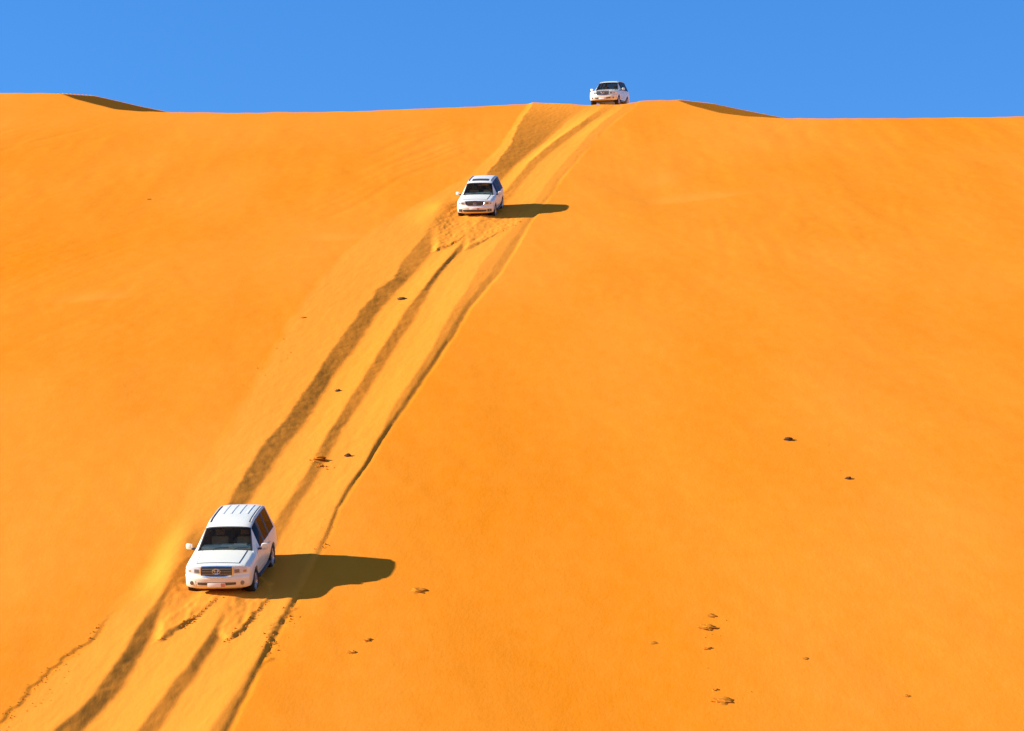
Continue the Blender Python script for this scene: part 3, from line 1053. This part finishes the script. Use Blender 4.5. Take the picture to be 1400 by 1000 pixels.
    for (x, y) in ((-.08, .38), (-.08, -.38), (-.98, .40), (-.98, -.40)):
        bm = bmesh.new()
        rot = Matrix.Rotation(R(-14), 3, 'Y')
        add_box(bm, (x - .12, y, 1.00), (.14, .50, .64), .05, rot)
        add_box(bm, (x + .18, y, .74), (.52, .50, .16), .05)
        st_ = bm_obj('seat', bm, DARKIN if x < -.5 else simple_seat, root)
        bm = bmesh.new()
        add_box(bm, (x - .22, y, 1.43), (.09, .27, .17), .035, rot)
        bm_obj('headrest', bm, DARKIN if x < -.5 else simple_seat, st_)
    bm = bmesh.new()
    c = Vector((.40, .38, 1.10)); rot = Matrix.Rotation(R(65), 3, 'Y')
    add_tube(bm, [c + rot @ Vector((.185 * math.cos(t), .185 * math.sin(t), 0)) for t in np.linspace(0, 2 * math.pi, 22, endpoint=False)], .016, 6, True)
    add_tube(bm, [c + rot @ Vector((0, -.18, 0)), c + rot @ Vector((0, .18, 0))], .02, 6)
    bm_obj('steering_wheel', bm, BLACKP, root)
    bm = bmesh.new()
    add_box(bm, (.26, 0, 1.66), (.03, .24, .07), .015)
    bm_obj('rear_view_mirror', bm, BLACKP, root)
    return root


simple_seat = simple('seat_grey', (0.16, 0.15, 0.12), 0.8)


def copy_tree(o, parent=None):
    c = o.copy()
    COL.objects.link(c)
    c.parent = parent
    for ch in list(o.children):
        copy_tree(ch, c)
    return c


def place_car(root, px, py, yaw, pitch, roll=0.0, lift=0.0, depth=None, dz=None):
    """px, py: photo pixel of the ground point under the car's centre; yaw of the nose from straight downhill (+ = to photo left)"""
    x, y = unproject(px, py)
    if depth is not None:
        r = ray(px, py); y = depth; x = r[0] / r[1] * y; z = CAMZ + r[2] / r[1] * y
    else:
        z = float(base_height(np.array([x]), np.array([y]))[0])
    # nose points to -y (towards the camera) turned to the left, then pitched down
    m = Matrix.Rotation(-math.pi / 2 - yaw, 4, 'Z') @ Matrix.Rotation(pitch, 4, 'Y') @ Matrix.Rotation(roll, 4, 'X')
    root.matrix_world = Matrix.Translation((x, y, z + lift)) @ m
    return root


car_a = build_car('cruiser', WHITE)
car_b = build_car('lux', WHITE2)
car_c = copy_tree(car_a)
SLOPE = math.atan(GY)
place_car(car_a, 319, 785, R(6.0), SLOPE - R(1.0), R(-1.0), -0.22)
place_car(car_b, 658, 288.5, R(8.0), SLOPE - R(1), R(-2.0), -0.22)
place_car(car_c, 834, 147.5, R(14.5), R(18), R(-3.0), 0, depth=177.5 * KD)
for o, lab in ((car_a, 'nearest white off-road car with ribbed roof, lowest on the dune, long shadow beside it'),
               (car_b, 'white off-road car with dark sunroof halfway up the dune face, between the other two'),
               (car_c, 'farthest white off-road car just coming over the dune crest against the blue sky')):
    o['label'] = lab
    o['category'] = 'car'
    o['group'] = 'white cars driving down the dune'


# ------------------------------------------------------------------ clods and stones on the sand
def lump(seed, sx, sy, sz, rough=0.3, sub=3):
    rnd = random.Random(seed)
    bm = bmesh.new()
    bmesh.ops.create_icosphere(bm, subdivisions=sub, radius=1.0)
    ph = [(rnd.uniform(1.2, 3.4), rnd.uniform(1.2, 3.4), rnd.uniform(1.2, 3.4), rnd.uniform(0, 6.28)) for _ in range(7)]
    for v in bm.verts:
        d = v.co.normalized()
        k_ = 1.0
        for i, (a, b_, c, p) in enumerate(ph):
            k_ += rough / (1 + i * .5) * math.sin(a * d.x * 2 + b_ * d.y * 2.3 + c * d.z * 2.1 + p)
        v.co = Vector((d.x * sx * k_, d.y * sy * k_, d.z * sz * k_))
    return bm


CLODS = [  # px, py, width px, height m, dark?, label
    (550, 407, 15, .16, 1, 'dark oblong stone on the ridge between the upper wheel ruts'),
    (462, 532, 9, .12, 1, 'small dark stone between the wheel ruts, halfway between the two lower cars'),
    (436, 627, 16, .18, 0, 'broken clod of crusted sand lying in the right wheel rut'),
    (438, 635, 9, .10, 0, 'small piece of crust just below the broken clod in the right wheel rut'),
    (476, 623, 11, .16, 1, 'dark rounded stone right of the broken clod, inside the right edge of the tracks'),
    (414, 435, 9, .07, 0, 'thin flake of crust left of the upper wheel ruts'),
    (1078, 602, 14, .15, 1, 'dark stone alone on the clean right face, the upper of two'),
    (1160, 655, 10, .12, 1, 'small dark stone on the clean right face, the lower and farther right of two'),
    (572, 808, 25, .13, 0, 'flat clod of crusted sand just right of the nearest car\'s shadow tip'),
    (502, 876, 13, .10, 0, 'small clod, the upper of two below the nearest car\'s shadow'),
    (482, 892, 14, .09, 0, 'small clod, the lower of two below the nearest car\'s shadow'),
    (974, 842, 15, .06, 0, 'thin crumb directly above the wide clod on the lower right face'),
    (968, 858, 25, .14, 0, 'wide flat clod on the lower right face with a crumb above and one below it'),
    (967, 887, 11, .08, 0, 'small crumb below the wide flat clod on the lower right face'),
    (977, 944, 9, .06, 0, 'small crumb just above the clod nearest the bottom right edge'),
    (989, 959, 28, .14, 0, 'wide broken clod nearest the bottom edge on the right face'),
    (893, 879, 14, .05, 0, 'faint low clod left of the crumb trail on the lower right face'),
    (1101, 901, 11, .05, 0, 'faint low clod right of the crumb trail on the lower right face'),
    (203, 273, 7, .09, 0, 'tiny dark crumb high on the left face below the left crest hump'),
    (1240, 951, 11, .05, 0, 'faint low crumb farthest right near the bottom of the face'),
]
SL = Matrix.Rotation(SLOPE, 4, 'X')
for i, (px, py, wpx, hm, dark, lab) in enumerate(CLODS):
    x, y = unproject(px, py)
    z = ground_z(x, y)
    w = wpx / F * y * 0.92
    bm = lump(100 + i, w / 2, w * (.55 if not dark else .5), hm * (.42 if not dark else .6), .22 if not dark else .14)
    o = bm_obj('stone' if dark else 'sand_clod', bm, STONE if dark else CLOD, None, True, 30)
    o.matrix_world = Matrix.Translation((x, y, z + hm * .02)) @ SL @ Matrix.Rotation(random.Random(i).uniform(-.5, .5), 4, 'Z')
    o['label'] = lab
    o['category'] = 'stone' if dark else 'clod'
    o['group'] = 'dark stones on the dune face' if dark else 'clods of crusted sand on the dune face'

# crumbs of sand along the broken edges: nobody could count them
rnd = random.Random(5)
cb = bmesh.new()
proto = []
for s in range(5):
    b_ = bmesh.new()
    bmesh.ops.create_icosphere(b_, subdivisions=1, radius=1.0)
    q = random.Random(s)
    proto.append(([Vector((v.co.x * q.uniform(.7, 1.2), v.co.y * q.uniform(.7, 1.2), v.co.z * q.uniform(.5, .9))) for v in b_.verts], [[v.index for v in f.verts] for f in b_.faces]))
    b_.free()
cv, cf = [], []


def crumb(x, y, r):
    z = ground_z(x, y) + r * .3
    vs0, fs0 = rnd.choice(proto)
    a = rnd.uniform(0, 6.28); ca, sa = math.cos(a), math.sin(a)
    base = len(cv)
    for v in vs0:
        cv.append((x + r * (v.x * ca - v.y * sa), y + r * (v.x * sa + v.y * ca), z + r * v.z))
    for f in fs0:
        cf.append([base + q for q in f])


def crumbs_along(pts, n, spread, r0, r1):
    P = poly_world(pts)
    seg = np.hypot(*(P[1:] - P[:-1]).T)
    cum = np.concatenate([[0], np.cumsum(seg)])
    for _ in range(int(n * 0.45)):
        t = rnd.uniform(0, cum[-1])
        x = np.interp(t, cum, P[:, 0]) + rnd.gauss(0, spread); y = np.interp(t, cum, P[:, 1]) + rnd.gauss(0, spread * 1.6)
        crumb(x, y, rnd.uniform(r0, r1) * .8 * (1 if rnd.random() < .85 else 1.6))


crumbs_along([(213, 874), (236, 864), (256, 852), (276, 838), (302, 819)], 90, .06, .015, .045)
crumbs_along([(299, 870), (310, 873), (322, 868), (340, 850), (370, 815)], 90, .06, .015, .045)
crumbs_along([(395, 830), (380, 862), (360, 892)], 70, .12, .015, .04)
crumbs_along([(415, 840), (395, 872), (365, 895)], 30, .10, .012, .03)
crumbs_along([(0, 987), (54, 933), (69, 915), (120, 879), (141, 852)], 150, .09, .012, .04)
crumbs_along([(10, 1005), (60, 950), (100, 905)], 60, .20, .012, .03)
crumbs_along([(592, 341), (615, 336), (634, 326)], 30, .06, .02, .045)
crumbs_along([(634, 341), (665, 328), (715, 304)], 40, .06, .02, .05)
crumbs_along([(428, 628), (446, 640)], 24, .14, .02, .06)
crumbs_along([(330, 540), (352, 515), (385, 490), (395, 470)], 36, .30, .015, .04)
crumbs_along([(438, 752), (448, 734), (452, 710)], 40, .10, .015, .04)
crumbs_along([(1090, 605), (1120, 615), (1150, 650)], 18, .5, .012, .03)
crumbs_along([(960, 850), (975, 890), (980, 955)], 24, .4, .012, .03)
me = bpy.data.meshes.new('sand_crumbs')
me.from_pydata(cv, [], cf)
me.update()
cr = link('sand_crumbs', me, CRUMB)
cr['kind'] = 'stuff'
cr['label'] = 'loose crumbs of sand scattered along the broken track edges'
cr['category'] = 'sand crumbs'
